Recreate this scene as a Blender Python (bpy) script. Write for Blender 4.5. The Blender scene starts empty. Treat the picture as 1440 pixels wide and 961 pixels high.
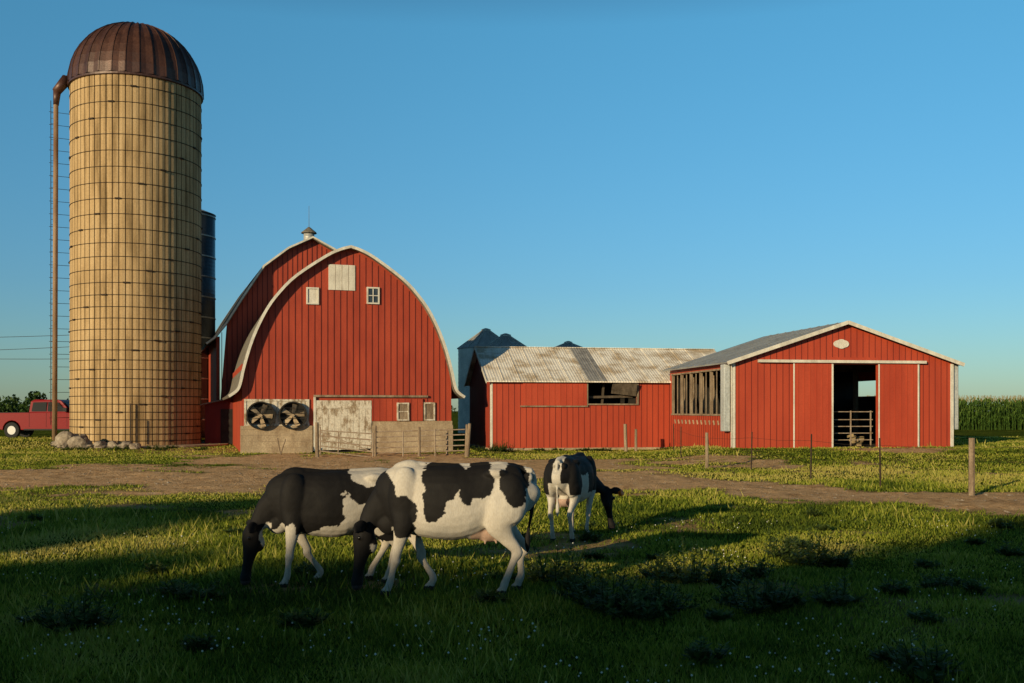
import bpy, math, random
import numpy as np
from mathutils import Vector, Matrix, noise as mn
random.seed(5); rng=np.random.default_rng(7)
S=bpy.context.scene
R=math.radians
AZ,EL=36,12
# ------------------------------------------------------------------ helpers
def new_mat(name):
    m=bpy.data.materials.new(name); m.use_nodes=True
    nt=m.node_tree; b=nt.nodes['Principled BSDF']; return m,nt,b
def N(nt,t,**kw):
    n=nt.nodes.new(t)
    for k,v in kw.items(): setattr(n,k,v)
    return n
def ramp(nt,stops):
    r=nt.nodes.new('ShaderNodeValToRGB'); cr=r.color_ramp
    while len(cr.elements)<len(stops): cr.elements.new(0.5)
    for e,(p,c) in zip(cr.elements,stops):
        e.position=p; e.color=(c[0],c[1],c[2],1)
    return r
def pmat(name,c1,c2,scale=3,rough=.7,stretch=(1,1,1),bump=0.2,bscale=30,metal=0,spec=.3,fine=None,wave=None,lo=.35,hi=.65):
    m,nt,b=new_mat(name); L=nt.links
    tc=N(nt,'ShaderNodeTexCoord'); mp=N(nt,'ShaderNodeMapping'); mp.inputs['Scale'].default_value=stretch
    L.new(tc.outputs['Object'],mp.inputs[0])
    nz=N(nt,'ShaderNodeTexNoise'); nz.inputs['Scale'].default_value=scale; nz.inputs['Detail'].default_value=6; nz.inputs['Roughness'].default_value=.65
    L.new(mp.outputs[0],nz.inputs['Vector'])
    r=ramp(nt,[(lo,c1),(hi,c2)]); L.new(nz.outputs['Fac'],r.inputs[0])
    col=r.outputs[0]
    n2=N(nt,'ShaderNodeTexNoise'); n2.inputs['Scale'].default_value=bscale; n2.inputs['Detail'].default_value=4
    L.new(tc.outputs['Object'],n2.inputs['Vector'])
    mx=N(nt,'ShaderNodeMix',data_type='RGBA',blend_type='MULTIPLY'); mx.inputs['Factor'].default_value=.6 if fine is None else fine
    r2=ramp(nt,[(.3,(.55,.55,.55)),(.7,(1.15,1.15,1.15))]); L.new(n2.outputs['Fac'],r2.inputs[0])
    L.new(col,mx.inputs['A']); L.new(r2.outputs[0],mx.inputs['B']); L.new(mx.outputs['Result'],b.inputs['Base Color'])
    b.inputs['Roughness'].default_value=rough; b.inputs['Metallic'].default_value=metal
    b.inputs['Specular IOR Level'].default_value=spec
    bp=N(nt,'ShaderNodeBump'); bp.inputs['Strength'].default_value=bump; bp.inputs['Distance'].default_value=.03
    h=n2.outputs['Fac']
    if wave:
        w=N(nt,'ShaderNodeTexWave',wave_type='BANDS',bands_direction=wave[0]); w.inputs['Scale'].default_value=wave[1]
        L.new(tc.outputs['Object'],w.inputs['Vector'])
        ad=N(nt,'ShaderNodeMath',operation='MULTIPLY_ADD'); ad.inputs[1].default_value=wave[2]
        L.new(w.outputs['Fac'],ad.inputs[0]); L.new(h,ad.inputs[2]); h=ad.outputs[0]
    L.new(h,bp.inputs['Height']); L.new(bp.outputs[0],b.inputs['Normal'])
    return m
def leafmat(name,stops,trans=.35,rough=.6):
    m,nt,b=new_mat(name); L=nt.links
    at=N(nt,'ShaderNodeAttribute'); at.attribute_name='tint'
    r=ramp(nt,stops); L.new(at.outputs['Fac'],r.inputs[0]); L.new(r.outputs[0],b.inputs['Base Color'])
    b.inputs['Roughness'].default_value=rough; b.inputs['Specular IOR Level'].default_value=.12
    t=N(nt,'ShaderNodeBsdfTranslucent'); L.new(r.outputs[0],t.inputs[0])
    mx=N(nt,'ShaderNodeMixShader'); mx.inputs[0].default_value=trans
    L.new(b.outputs[0],mx.inputs[1]); L.new(t.outputs[0],mx.inputs[2])
    L.new(mx.outputs[0],nt.nodes['Material Output'].inputs[0]); return m
class MB:
    def __init__(s): s.v=[]; s.f=[]
    def poly(s,pts):
        i=len(s.v); s.v+= [tuple(p) for p in pts]; s.f.append(tuple(range(i,i+len(pts))))
    def box(s,x0,x1,y0,y1,z0,z1):
        i=len(s.v)
        s.v+=[(x0,y0,z0),(x1,y0,z0),(x1,y1,z0),(x0,y1,z0),(x0,y0,z1),(x1,y0,z1),(x1,y1,z1),(x0,y1,z1)]
        for q in [(0,3,2,1),(4,5,6,7),(0,1,5,4),(1,2,6,5),(2,3,7,6),(3,0,4,7)]: s.f.append(tuple(i+k for k in q))
    def obox(s,p0,p1,w,h):
        p0=Vector(p0);p1=Vector(p1);t=(p1-p0).normalized()
        a=t.cross(Vector((0,0,1)))
        if a.length<1e-3: a=Vector((1,0,0))
        a.normalize(); b=a.cross(t)
        i=len(s.v)
        for p in (p0,p1):
            for sx,sy in((-1,-1),(1,-1),(1,1),(-1,1)): s.v.append(tuple(p+a*sx*w/2+b*sy*h/2))
        for q in [(0,3,2,1),(4,5,6,7),(0,1,5,4),(1,2,6,5),(2,3,7,6),(3,0,4,7)]: s.f.append(tuple(i+k for k in q))
    def prism(s,poly,y0,y1):
        n=len(poly); i=len(s.v)
        s.v+=[(x,y0,z) for x,z in poly]+[(x,y1,z) for x,z in poly]
        s.f.append(tuple(range(i,i+n))); s.f.append(tuple(range(i+2*n-1,i+n-1,-1)))
        for k in range(n):
            j=(k+1)%n; s.f.append((i+k,i+n+k,i+n+j,i+j))
    def cyl(s,p0,p1,r0,r1=None,n=12,cap=True):
        if r1 is None: r1=r0
        p0=Vector(p0);p1=Vector(p1);t=(p1-p0).normalized()
        a=t.cross(Vector((0,0,1)))
        if a.length<1e-3: a=Vector((1,0,0))
        a.normalize(); b=a.cross(t); i=len(s.v)
        for p,r in((p0,r0),(p1,r1)):
            for k in range(n):
                g=2*math.pi*k/n; s.v.append(tuple(p+a*math.cos(g)*r+b*math.sin(g)*r))
        for k in range(n):
            j=(k+1)%n; s.f.append((i+k,i+j,i+n+j,i+n+k))
        if cap: s.f.append(tuple(range(i+n-1,i-1,-1))); s.f.append(tuple(range(i+n,i+2*n)))
    def build(s,name,mat,parent=None,smooth=False,bevel=0):
        me=bpy.data.meshes.new(name); me.from_pydata(s.v,[],s.f); me.update()
        o=bpy.data.objects.new(name,me); S.collection.objects.link(o)
        if mat: me.materials.append(mat)
        if parent: o.parent=parent
        if smooth:
            for p in me.polygons: p.use_smooth=True
        if bevel:
            b=o.modifiers.new('b','BEVEL'); b.width=bevel; b.segments=2; b.limit_method='ANGLE'
        return o
def empty(name,loc=(0,0,0),rz=0):
    o=bpy.data.objects.new(name,None); o.location=loc; o.rotation_euler[2]=rz; S.collection.objects.link(o); return o
def soup(name,V,k,mat,tint=None,parent=None):
    V=np.ascontiguousarray(V.reshape(-1,3),dtype=np.float32); n=len(V)//k
    me=bpy.data.meshes.new(name); me.vertices.add(len(V)); me.vertices.foreach_set('co',V.ravel())
    me.loops.add(n*k); me.loops.foreach_set('vertex_index',np.arange(n*k,dtype=np.int32))
    me.polygons.add(n); me.polygons.foreach_set('loop_start',(np.arange(n)*k).astype(np.int32))
    me.update(calc_edges=True)
    if tint is not None:
        a=me.attributes.new('tint','FLOAT','FACE'); a.data.foreach_set('value',tint.astype(np.float32))
    me.materials.append(mat)
    o=bpy.data.objects.new(name,me); S.collection.objects.link(o)
    if parent: o.parent=parent
    return o
_perm=rng.random((256,256))
def vnoise(x,y,s):
    x=np.asarray(x,float)/s+100.3; y=np.asarray(y,float)/s+100.7
    xi=np.floor(x).astype(int); yi=np.floor(y).astype(int); fx=x-xi; fy=y-yi
    fx=fx*fx*(3-2*fx); fy=fy*fy*(3-2*fy)
    g=lambda a,b:_perm[a%256,b%256]
    return (g(xi,yi)*(1-fx)+g(xi+1,yi)*fx)*(1-fy)+(g(xi,yi+1)*(1-fx)+g(xi+1,yi+1)*fx)*fy
def fbm(x,y,s): return .5*vnoise(x,y,s)+.3*vnoise(x,y,s/2.1)+.2*vnoise(x,y,s/4.3)
def ss(a,b,x):
    t=np.clip((np.asarray(x,float)-a)/(b-a),0,1); return t*t*(3-2*t)
# ------------------------------------------------------------------ terrain
def gz(x,y):
    x=np.asarray(x,float); y=np.asarray(y,float)
    z=.38*ss(33,42.5,y)*ss(4,9,x)
    z=z*(1-(1-ss(7.2,9.4,x))*ss(42,50,y))
    z=z+.36*ss(50,57,y)*ss(-18,-24,x)
    near=1-ss(28,45,y)
    z=z+near*(.14*(fbm(x,y,6)-.5)+.05*(vnoise(x,y,1.3)-.5))
    return z
def gzf(x,y): return float(gz(x,y))
def dirt(x,y):
    x=np.asarray(x,float); y=np.asarray(y,float)
    cx=[-60,-20,-14,-6,0,4,8,12,20,60]; cy=[31,30.5,30,32,33,29.5,23.8,21.4,20,19]; hw=[3.6,4.4,5.0,6.2,6.0,4.6,3.0,2.5,2.2,2]
    c=np.interp(x,cx,cy); h=np.interp(x,cx,hw)
    n=(fbm(x,y,3.5)-.5)*2.6; n2=(fbm(x*.6+50,y*1.2,.9)-.5)*2.0
    d=1-ss(.68,1.3,np.abs(y-c)/h+n*.8+n2*.7)
    e=((x+5.5)/7)**2+((y-41.5)/7)**2; d2=1-ss(.6,1.2,e+n+n2)
    e=((x-1.5)/8.5)**2+((y-37)/4.6)**2; d4=(1-ss(.5,1.2,e+n*1.2+n2))*.9
    e=((x-15.5)/3.0)**2+((y-42)/2.4)**2; d3=(1-ss(.5,1.2,e+n))*.9
    e=((x+14)/9)**2+((y-50)/3.0)**2; d5=(1-ss(.5,1.2,e+n))*.5
    bare=ss(.60,.76,fbm(x+13,y+7,2.4))*.65*(1-ss(30,40,y))
    return np.clip(np.maximum.reduce([d,d2,d3,d4,d5,bare]),0,1)
def axis(lo,hi,step,far):
    a=list(np.arange(lo,hi+1e-6,step)); s=step; v=hi
    while v<far: s*=1.35; v+=s; a.append(v)
    s=step; v=lo
    while v>-far: s*=1.35; v-=s; a.insert(0,v)
    return np.array(a)
ax=axis(-34,34,.2,4000); ay=axis(1,62,.2,4000)
X,Y=np.meshgrid(ax,ay); Z=gz(X,Y)
DD=dirt(X,Y)
Z=Z+DD*(Y<48)*(.07*(fbm(X,Y*1.5,.8)-.5)+.03*rng.normal(0,.5,X.shape)*(Y<45))*(np.abs(X)<34)
nx,ny=len(ax),len(ay)
me=bpy.data.meshes.new('ground'); V=np.stack([X,Y,Z],-1).reshape(-1,3).astype(np.float32)
idx=np.arange(nx*ny).reshape(ny,nx)
F=np.stack([idx[:-1,:-1],idx[:-1,1:],idx[1:,1:],idx[1:,:-1]],-1).reshape(-1,4)
me.vertices.add(len(V)); me.vertices.foreach_set('co',V.ravel()); me.loops.add(F.size); me.loops.foreach_set('vertex_index',F.ravel().astype(np.int32))
me.polygons.add(len(F)); me.polygons.foreach_set('loop_start',(np.arange(len(F))*4).astype(np.int32)); me.update(calc_edges=True)
me.polygons.foreach_set('use_smooth',np.ones(len(F),dtype=bool))
a=me.attributes.new('dirt','FLOAT','POINT'); a.data.foreach_set('value',DD.ravel().astype(np.float32))
ground=bpy.data.objects.new('ground',me); S.collection.objects.link(ground)
m,nt,b=new_mat('ground_mat'); L=nt.links
tc=N(nt,'ShaderNodeTexCoord')
def nz(scale,det=5,rough=.6):
    n=N(nt,'ShaderNodeTexNoise'); n.inputs['Scale'].default_value=scale; n.inputs['Detail'].default_value=det; n.inputs['Roughness'].default_value=rough
    L.new(tc.outputs['Object'],n.inputs['Vector']); return n
gA=nz(.45); gB=nz(9,8,.75)
rA=ramp(nt,[(.3,(.045,.07,.012)),(.55,(.10,.13,.02)),(.75,(.18,.18,.04))]); L.new(gA.outputs['Fac'],rA.inputs[0])
rB=ramp(nt,[(.3,(.35,.4,.35)),(.7,(1.3,1.25,1.1))]); L.new(gB.outputs['Fac'],rB.inputs[0])
mg=N(nt,'ShaderNodeMix',data_type='RGBA',blend_type='MULTIPLY'); mg.inputs['Factor'].default_value=1
L.new(rA.outputs[0],mg.inputs['A']); L.new(rB.outputs[0],mg.inputs['B'])
dA=nz(2.2,8,.7); rD=ramp(nt,[(.3,(.34,.19,.09)),(.5,(.66,.41,.21)),(.75,(.80,.56,.33))]); L.new(dA.outputs['Fac'],rD.inputs[0])
at=N(nt,'ShaderNodeAttribute'); at.attribute_name='dirt'
mm=N(nt,'ShaderNodeMix',data_type='RGBA'); L.new(at.outputs['Fac'],mm.inputs['Factor']); L.new(mg.outputs['Result'],mm.inputs['A']); L.new(rD.outputs[0],mm.inputs['B'])
L.new(mm.outputs['Result'],b.inputs['Base Color']); b.inputs['Roughness'].default_value=.95; b.inputs['Specular IOR Level'].default_value=.0
bp=N(nt,'ShaderNodeBump'); bp.inputs['Strength'].default_value=1; bp.inputs['Distance'].default_value=.10; L.new(gB.outputs['Fac'],bp.inputs['Height']); L.new(bp.outputs[0],b.inputs['Normal'])
me.materials.append(m)
# ------------------------------------------------------------------ grass
grass_mat=leafmat('grass_mat',[(0,(.022,.045,.008)),(.4,(.12,.165,.017)),(.7,(.31,.34,.035)),(1,(.50,.43,.11))],.4)
n=560000
yy=np.exp(rng.uniform(math.log(4.5),math.log(62),n)); xx=yy*rng.uniform(-.68,.68,n)
dd=dirt(xx,yy); keep=rng.random(n)>dd*1.25
def inrot(x,y,ox,oy,ang,w,d):
    c,s=math.cos(R(ang)),math.sin(R(ang)); u=(x-ox)*c+(y-oy)*s; v=-(x-ox)*s+(y-oy)*c
    return (u>0)&(u<w)&(v>0)&(v<d)
for args in [(-12.62,46.5,17.5,10.1,14),(-1.07,50,10,14,8),(9.52,43,9,10.36,8.7)]:
    keep&=~inrot(xx,yy,*args)
keep&=((xx+21.7)**2+(yy-57.6)**2>16)
xx=xx[keep]; yy=yy[keep]; n=len(xx)
cl=fbm(xx,yy,1.6); cl2=vnoise(xx,yy,.45); cl3=fbm(xx+31,yy+9,5)
h=(.012+.05*cl+.05*cl2**2+.14*np.clip(cl3-.5,0,1))*rng.uniform(.6,1.35,n); tall=(rng.random(n)<.02)&(cl3>.45); h[tall]*=2.4
w=(.003+.0007*yy)*rng.uniform(.7,1.3,n)
th=rng.uniform(0,2*np.pi,n); ph=rng.uniform(0,2*np.pi,n); lean=rng.uniform(.1,.85,n)*h
zz=gz(xx,yy)-.008
base=np.stack([xx,yy,zz],-1); wd=np.stack([np.cos(th)*w,np.sin(th)*w,np.zeros(n)],-1)
tip=base+np.stack([np.cos(ph)*lean,np.sin(ph)*lean,h],-1)
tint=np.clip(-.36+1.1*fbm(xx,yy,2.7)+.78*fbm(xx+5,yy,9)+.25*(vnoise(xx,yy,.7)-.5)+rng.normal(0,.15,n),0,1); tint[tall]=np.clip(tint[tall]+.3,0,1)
tint=tint+.12*ss(13,28,yy)-.10*(1-ss(9,13.5,yy))  # tree shade near and sunlit lawn far off are put into the tint
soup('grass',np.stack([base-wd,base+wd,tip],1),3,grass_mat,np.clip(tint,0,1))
flw,_,fb=new_mat('clover_white'); fb.inputs['Base Color'].default_value=(.7,.7,.62,1); fb.inputs['Roughness'].default_value=.8
k=1700; fy=np.exp(rng.uniform(math.log(6),math.log(18),k)); fx=fy*rng.uniform(-.65,.65,k)
sel=vnoise(fx,fy,1.6)>.5; fx=fx[sel];fy=fy[sel];k=len(fx)
q=[]
for i in range(k):
    c=Vector((fx[i],fy[i],gzf(fx[i],fy[i])+random.uniform(.05,.11))); r=random.uniform(.006,.012)
    o6=[c+Vector(d)*r for d in((1,0,0),(0,1,0),(-1,0,0),(0,-1,0))]; up=c+Vector((0,0,r)); dn=c-Vector((0,0,r))
    for a in range(4):
        q+=[o6[a],o6[(a+1)%4],up, o6[(a+1)%4],o6[a],dn]
soup('clover_flowers',np.array([tuple(v) for v in q]),3,flw)
def leafcloud(centres,radii,nper,size,zflat=.8):
    P=[];T=[]
    for c,r,nn in zip(centres,radii,nper):
        d=rng.normal(size=(nn,3)); d/=np.linalg.norm(d,axis=1)[:,None]
        rr=r*(rng.random(nn)**.4)[:,None]; p=np.array(c)+d*rr*np.array([1,1,zflat])
        P.append(p); T.append(np.clip(.35+.3*d[:,2]+rng.normal(0,.15,nn)+rng.uniform(-.1,.1),0,1))  # vertical shading in the tint: clump tops lighter, undersides darker
    P=np.concatenate(P);T=np.concatenate(T);n=len(P)
    a=rng.normal(size=(n,3)); a/=np.linalg.norm(a,axis=1)[:,None]
    b=np.cross(a,rng.normal(size=(n,3))); b/=np.linalg.norm(b,axis=1)[:,None]
    s=size*rng.uniform(.6,1.3,n)[:,None]
    return np.stack([P-a*s,P+b*s*.55,P+a*s,P-b*s*.55],1),T
leaf_mat=leafmat('leaf_mat',[(0,(.018,.035,.01)),(.5,(.045,.085,.018)),(1,(.09,.13,.03))],.25)
bark=pmat('bark',(.06,.045,.03),(.14,.11,.08),6,.95,(1,1,.2),.6,20)
def tree(x,y,H,rad,nclump=26,leaves=150,low=.18,size=.24):
    e=empty('tree',(x,y,gzf(x,y)))
    mb=MB(); mb.cyl((0,0,-.2),(0.1,0,H*.4),.28,.18,10); 
    cs=[];rs=[]
    for i in range(nclump):
        f=random.random() if i>3 else random.uniform(.88,1.0); z=H*(low+(1-low-.09)*f); wdt=rad*math.sin(math.pi*min(.93,max(.18,(f*.85+.12))))**.6
        a=random.uniform(0,2*math.pi); rr=wdt*math.sqrt(random.random())*.8
        c=(rr*math.cos(a),rr*math.sin(a),z); cs.append(c); rs.append(random.uniform(.75,1.3))
        if i<9: mb.cyl((0.05,0,H*random.uniform(.15,.4)),c,.09,.025,6)
    mb.build('trunk',bark,e,True)
    V,T=leafcloud(cs,rs,[leaves]*nclump,size); soup('crown',V,4,leaf_mat,T,e); return e
for x,H,r in [(-66,12,3.6),(-61,12.2,3.6),(-56.5,12.4,3.6),(-52,12.2,3.4),(-48,11.4,3.4),(-44,12.2,3.0),(-40.5,10.9,2.8),(-37,11.9,2.6),(-33.8,10.5,2.5),(-30.8,9.8,2.6),(-27.9,9.4,2.6),(-25,9.3,2.6),(-22.1,9.7,2.5),(-19.4,10.6,2.3),(-16.6,12.0,2.5),(-13,12.0,3.2),(-9,12.0,3.2),(-4.5,12.2,3.2),(0,12.2,3.3),(5,12.0,3.3)]:
    tree(x,-22+random.uniform(-1.0,1.0),H,r,nclump=46,leaves=170)
cs=[];rs=[]
for x in np.arange(-70,8,.9):
    for z in (.6,1.7,2.7,3.6,4.5): cs.append((x+random.uniform(-.5,.5),-22+random.uniform(-.8,.8),z)); rs.append(1.0)
V,T=leafcloud(cs,rs,[120]*len(cs),.26); soup('unseen_shade_hedge',V,4,leaf_mat,T)  # out of view, added to stop sun passing under the tree crowns
# ------------------------------------------------------------------ weeds
weed_mat=leafmat('weed_mat',[(0,(.03,.055,.014)),(.5,(.085,.13,.03)),(1,(.20,.25,.07))],.35)
def weed(x,y,r,h,name='thistle_plant'):
    e=empty(name,(x,y,gzf(x,y))); P=[];T=[]; mb=MB()
    ns=int(10+r*38)
    for i in range(ns):
        a=random.uniform(0,6.28); rr=r*math.sqrt(random.random()); hh=h*random.uniform(.2,1.25)*(1-.5*rr/r)
        b0=Vector((rr*.7*math.cos(a),rr*.7*math.sin(a),0)); b1=Vector((rr*math.cos(a)*1.15+random.uniform(-.06,.06),rr*math.sin(a)*1.15,hh))
        mb.cyl(b0,b1,.006,.003,4,False)
        for j in range(26):
            f=random.uniform(.05,1); p=b0.lerp(b1,f); g=random.uniform(0,6.28); l=random.uniform(.04,.12)*(1.25-f*.7)
            d=Vector((math.cos(g),math.sin(g),random.uniform(-.1,.8)))*l; s=Vector((-math.sin(g),math.cos(g),0))*l*.24
            P+=[p,p+d*.5+s,p+d,p+d*.5-s]; T.append(min(1,max(0,random.gauss(.25+.4*f,.15))))
    mb.build('stems',weed_mat,e); soup('leaves',np.array([tuple(v) for v in P]),4,weed_mat,np.array(T),e)
for w_ in [(.5,11.5,.36,.66),(1.0,10.0,.46,.54),(1.5,9.9,.38,.46),(1.25,9.6,.3,.34),(2.05,11.5,.4,.5),(2.4,11.3,.25,.34),(1.75,11.7,.25,.3),(2.45,10.0,.38,.54),(2.75,10.1,.25,.34),(3.9,13.1,.34,.6),(3.35,10.3,.28,.38),(-3.9,9.0,.32,.38),(-4.3,9.3,.25,.3),(-3.4,10.6,.25,.28),(3.15,7.5,.3,.34),(-1.9,9.2,.22,.18),(3.65,13.6,.2,.7),(4.9,11.4,.3,.24),(2.9,11.9,.22,.3),(4.25,13.0,.22,.46),(.75,10.6,.25,.3)]: weed(*w_)
for i in range(34):
    y=random.uniform(7.5,19); x=y*random.uniform(-.5,.5)
    weed(x,y,random.uniform(.06,.2),random.uniform(.08,.22),'weed_tuft')
for i in range(26):
    if i<6: weed(random.uniform(-1.9,0.0),random.uniform(48,49.3),.35,random.uniform(.4,.8),'weed_tuft')
    elif i<14: weed(random.uniform(0,8.0),random.uniform(49,49.9),.3,random.uniform(.15,.35),'weed_tuft')
    else: weed(random.uniform(-25,-15),random.uniform(50,53),.4,random.uniform(.2,.4),'weed_tuft')
# ------------------------------------------------------------------ materials for buildings
red=pmat('red_siding',(.31,.043,.021),(.42,.064,.029),1.2,.62,(1,1,.25),.1,25,fine=.4)
red2=pmat('red_steel',(.36,.049,.022),(.45,.067,.029),1.0,.55,(1,1,.25),.08,25,fine=.3)
dred=pmat('red_shade_and_battens',(.10,.013,.012),(.15,.022,.018),1.2,.75,(1,1,.25),.15,25,fine=.4)  # darker red for batten lines, also shade painted on the lean-to
white=pmat('white_trim',(.52,.48,.41),(.74,.70,.61),3,.55,(1,1,.4),.1,20,fine=.4)
peel=pmat('peeling_paint',(.30,.22,.14),(.66,.60,.50),5,.8,(1,1,.5),.3,18,lo=.40,hi=.54)
conc=pmat('concrete',(.28,.20,.125),(.50,.39,.26),1.6,.9,(1,1,.6),.5,14)
shing=pmat('weathered_shingles',(.10,.09,.075),(.22,.19,.15),2,.9,(1,1,1),.6,12)
galvx=pmat('galvanised_roof_x',(.52,.41,.28),(.88,.82,.72),.9,.5,(1,1,1),.35,14,.0,wave=('X',2.2,1.2),lo=.38,hi=.56)
galvd=pmat('dark_roof_patch',(.20,.19,.18),(.34,.33,.31),2,.5,(1,1,1),.3,14,wave=('X',2.2,1.2))
steel=pmat('grey_steel_roof_y',(.22,.22,.21),(.34,.34,.32),.8,.45,(1,1,1),.3,14,.2,wave=('Y',2.0,1.2))
binm=pmat('galvanised_bin',(.36,.37,.37),(.52,.52,.50),1,.5,(1,1,1),.2,12,.3,wave=('Z',3.0,2))
binr=pmat('bin_roof',(.36,.35,.33),(.54,.52,.48),1,.6,(1,1,1),.2,12,.4)
dark=pmat('dark_interior',(.012,.011,.01),(.03,.026,.022),2,.9)  # near-black colour carries interior shade; fan parts share it
wood=pmat('old_wood',(.16,.11,.07),(.34,.26,.18),4,.85,(1,1,.3),.5,20)
dwood=pmat('dark_wood',(.06,.045,.03),(.13,.10,.07),4,.85,(1,1,.3),.5,20)
pipe=pmat('gate_pipe',(.24,.16,.10),(.38,.31,.24),5,.6,bump=.1)
glass=pmat('window_glass',(.02,.025,.03),(.06,.07,.08),3,.15,bump=.02,spec=.6)
curtain=pmat('curtain_panel',(.36,.38,.38),(.50,.52,.52),2,.6,(1,1,.3),.2,12)
hay=pmat('hay_bedding',(.20,.14,.07),(.36,.28,.15),5,.95,bump=.8,bscale=18)
def offset_profile(pts,t):
    out=[]
    for i,p in enumerate(pts):
        a=Vector(pts[max(0,i-1)]); b=Vector(pts[min(len(pts)-1,i+1)]); d=(b-a).normalized(); nrm=Vector((d.y,-d.x))
        out.append((p[0]+nrm.x*t,p[1]+nrm.y*t))
    return out
def catm(pts,k=4):
    P=[pts[0]]+list(pts)+[pts[-1]]; out=[]
    for i in range(1,len(P)-2):
        p0,p1,p2,p3=[np.array(q,float) for q in P[i-1:i+3]]
        for j in range(k):
            t=j/k; out.append(tuple(.5*((2*p1)+(-p0+p2)*t+(2*p0-5*p1+4*p2-p3)*t*t+(-p0+3*p1-3*p2+p3)*t**3)))
    out.append(tuple(pts[-1])); return out
def shell(profile,t,y0,y1,name,mat,parent,smooth=False):
    inn=offset_profile(profile,t); mb=MB(); n=len(profile)
    for i in range(n-1):
        a,b=profile[i],profile[i+1]; c,d=inn[i],inn[i+1]
        mb.poly([(a[0],y0,a[1]),(b[0],y0,b[1]),(b[0],y1,b[1]),(a[0],y1,a[1])])
        mb.poly([(c[0],y0,c[1]),(c[0],y1,c[1]),(d[0],y1,d[1]),(d[0],y0,d[1])])
        mb.poly([(a[0],y0,a[1]),(c[0],y0,c[1]),(d[0],y0,d[1]),(b[0],y0,b[1])])
        mb.poly([(a[0],y1,a[1]),(b[0],y1,b[1]),(d[0],y1,d[1]),(c[0],y1,c[1])])
    for a,c in((profile[0],inn[0]),(profile[-1],inn[-1])):
        mb.poly([(a[0],y0,a[1]),(a[0],y1,a[1]),(c[0],y1,c[1]),(c[0],y0,c[1])])
    return mb.build(name,mat,parent,smooth)
def htop(profile,x):
    xs=[p[0] for p in profile]; zs=[p[1] for p in profile]; return float(np.interp(x,xs,zs))
def window(parent,x0,x1,z0,z1,y=-.03,panes=(2,2),pane=glass,frame=white,f=.07):
    mb=MB(); mb.box(x0+f,x1-f,y-.01,y+.02,z0+f,z1-f); mb.build('pane',pane,parent)
    mb=MB(); mb.box(x0,x0+f,y-.06,y+.03,z0,z1); mb.box(x1-f,x1,y-.06,y+.03,z0,z1); mb.box(x0+f,x1-f,y-.06,y+.03,z0,z0+f); mb.box(x0+f,x1-f,y-.06,y+.03,z1-f,z1)
    for i in range(1,panes[0]):
        c=x0+(x1-x0)*i/panes[0]; mb.box(c-.02,c+.02,y-.045,y-.012,z0+f,z1-f)
    for i in range(1,panes[1]):
        c=z0+(z1-z0)*i/panes[1]; mb.box(x0+f,x1-f,y-.04,y-.0125,c-.02,c+.02)
    mb.build('window_frame',frame,parent)
# ------------------------------------------------------------------ front gothic barn
B=empty('red_barn',(-12.62,46.5,0),R(17.5)); W=10.07; c=W/2
half=[(0,9.92),(.55,9.75),(1.25,9.38),(2.56,8.45),(3.33,7.67),(3.97,6.77),(4.58,5.46),(4.98,4.15),(5.18,3.25),(5.34,2.95),(5.66,2.72)]
hs=catm(half,3)
prof=[(c-x,z) for x,z in hs[::-1]]+[(c+x,z) for x,z in hs[1:]]
inner=offset_profile(prof,.1)
shell(prof,.12,-.32,14.2,'roof',shing,B)
shell(offset_profile(prof,-.012),.13,-.385,-.325,'rake_trim',white,B)
wallp=[(0,1.3)]+[(x,z-.02) for x,z in inner if 0<x<W and z>1.3]+[(W,1.3)]
mb=MB(); mb.prism(wallp,0,.15); mb.build('front_wall',red,B)
mb=MB(); mb.box(0,.15,.15,14,-.3,4.2); mb.box(W-.15,W,.15,14,-.3,4.2); mb.build('side_walls',red,B)
mb=MB()
for i in range(1,33):
    x=W*i/33; top=htop(inner,x)-.12; z0=1.34 if (x<3.2 or x>6.1) else 2.75
    segs=[(z0,top)]
    for (a,b_,z1,z2) in [(4.01,5.28,7.8,9.02),(2.96,3.55,7.07,7.88),(5.84,6.46,7.18,8.0),(.1,3.1,1.0,2.5),(7.25,7.95,1.4,2.45),(8.6,9.25,1.4,2.45)]:
        if a-.05<x<b_+.05:
            ns=[]
            for s0,s1 in segs:
                if z1>s0 and z2<s1: ns+=[(s0,z1),(z2,s1)]
                elif z2>s0 and z1<=s0: ns+=[(z2,s1)]
                else: ns.append((s0,s1))
            segs=ns
    for s0,s1 in segs:
        if s1-s0>.1: mb.box(x-.013,x+.013,-.02,0.002,s0,s1)
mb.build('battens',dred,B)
mb=MB(); mb.box(-.06,3.25,-.08,.15,-.4,1.297); mb.box(6.05,W+.06,-.08,.15,-.4,1.297); mb.box(6.1,W+.03,-.06,-.003,1.297,1.5); mb.build('foundation',conc,B)
mb=MB()
for z in (.25,.55,.85,1.12): mb.box(-.062,3.252,-.084,-.079,z,z+.012); 
mb.build('mortar_lines',wood,B)
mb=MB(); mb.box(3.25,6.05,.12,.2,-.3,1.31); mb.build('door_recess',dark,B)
mb=MB()
for i in range(9):
    x=3.42+i*.295; mb.box(x,x+.283,-.1,-.055,.12+random.uniform(0,.08),2.5)
mb.box(3.42,6.07,-.125,-.101,.5,.64); mb.box(3.42,6.07,-.125,-.101,2.1,2.24); mb.build('sliding_door',peel,B)
mb=MB(); mb.box(6.09,8.6,-.1,-.04,1.5,2.6)
for i in range(8): mb.box(6.12+i*.31,6.15+i*.31,-.115,-.1,1.5,2.6)
mb.build('sliding_door_red',red,B)
mb=MB(); mb.box(3.3,8.85,-.14,-.03,2.66,2.76); mb.build('door_track',wood,B)
mb=MB()
mb.box(3.3,3.4,-.12,0,.1,2.66); mb.box(4.01,5.28,-.05,.0,7.8,9.02); mb.build('hay_door',white,B)
mb=MB()
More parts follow.
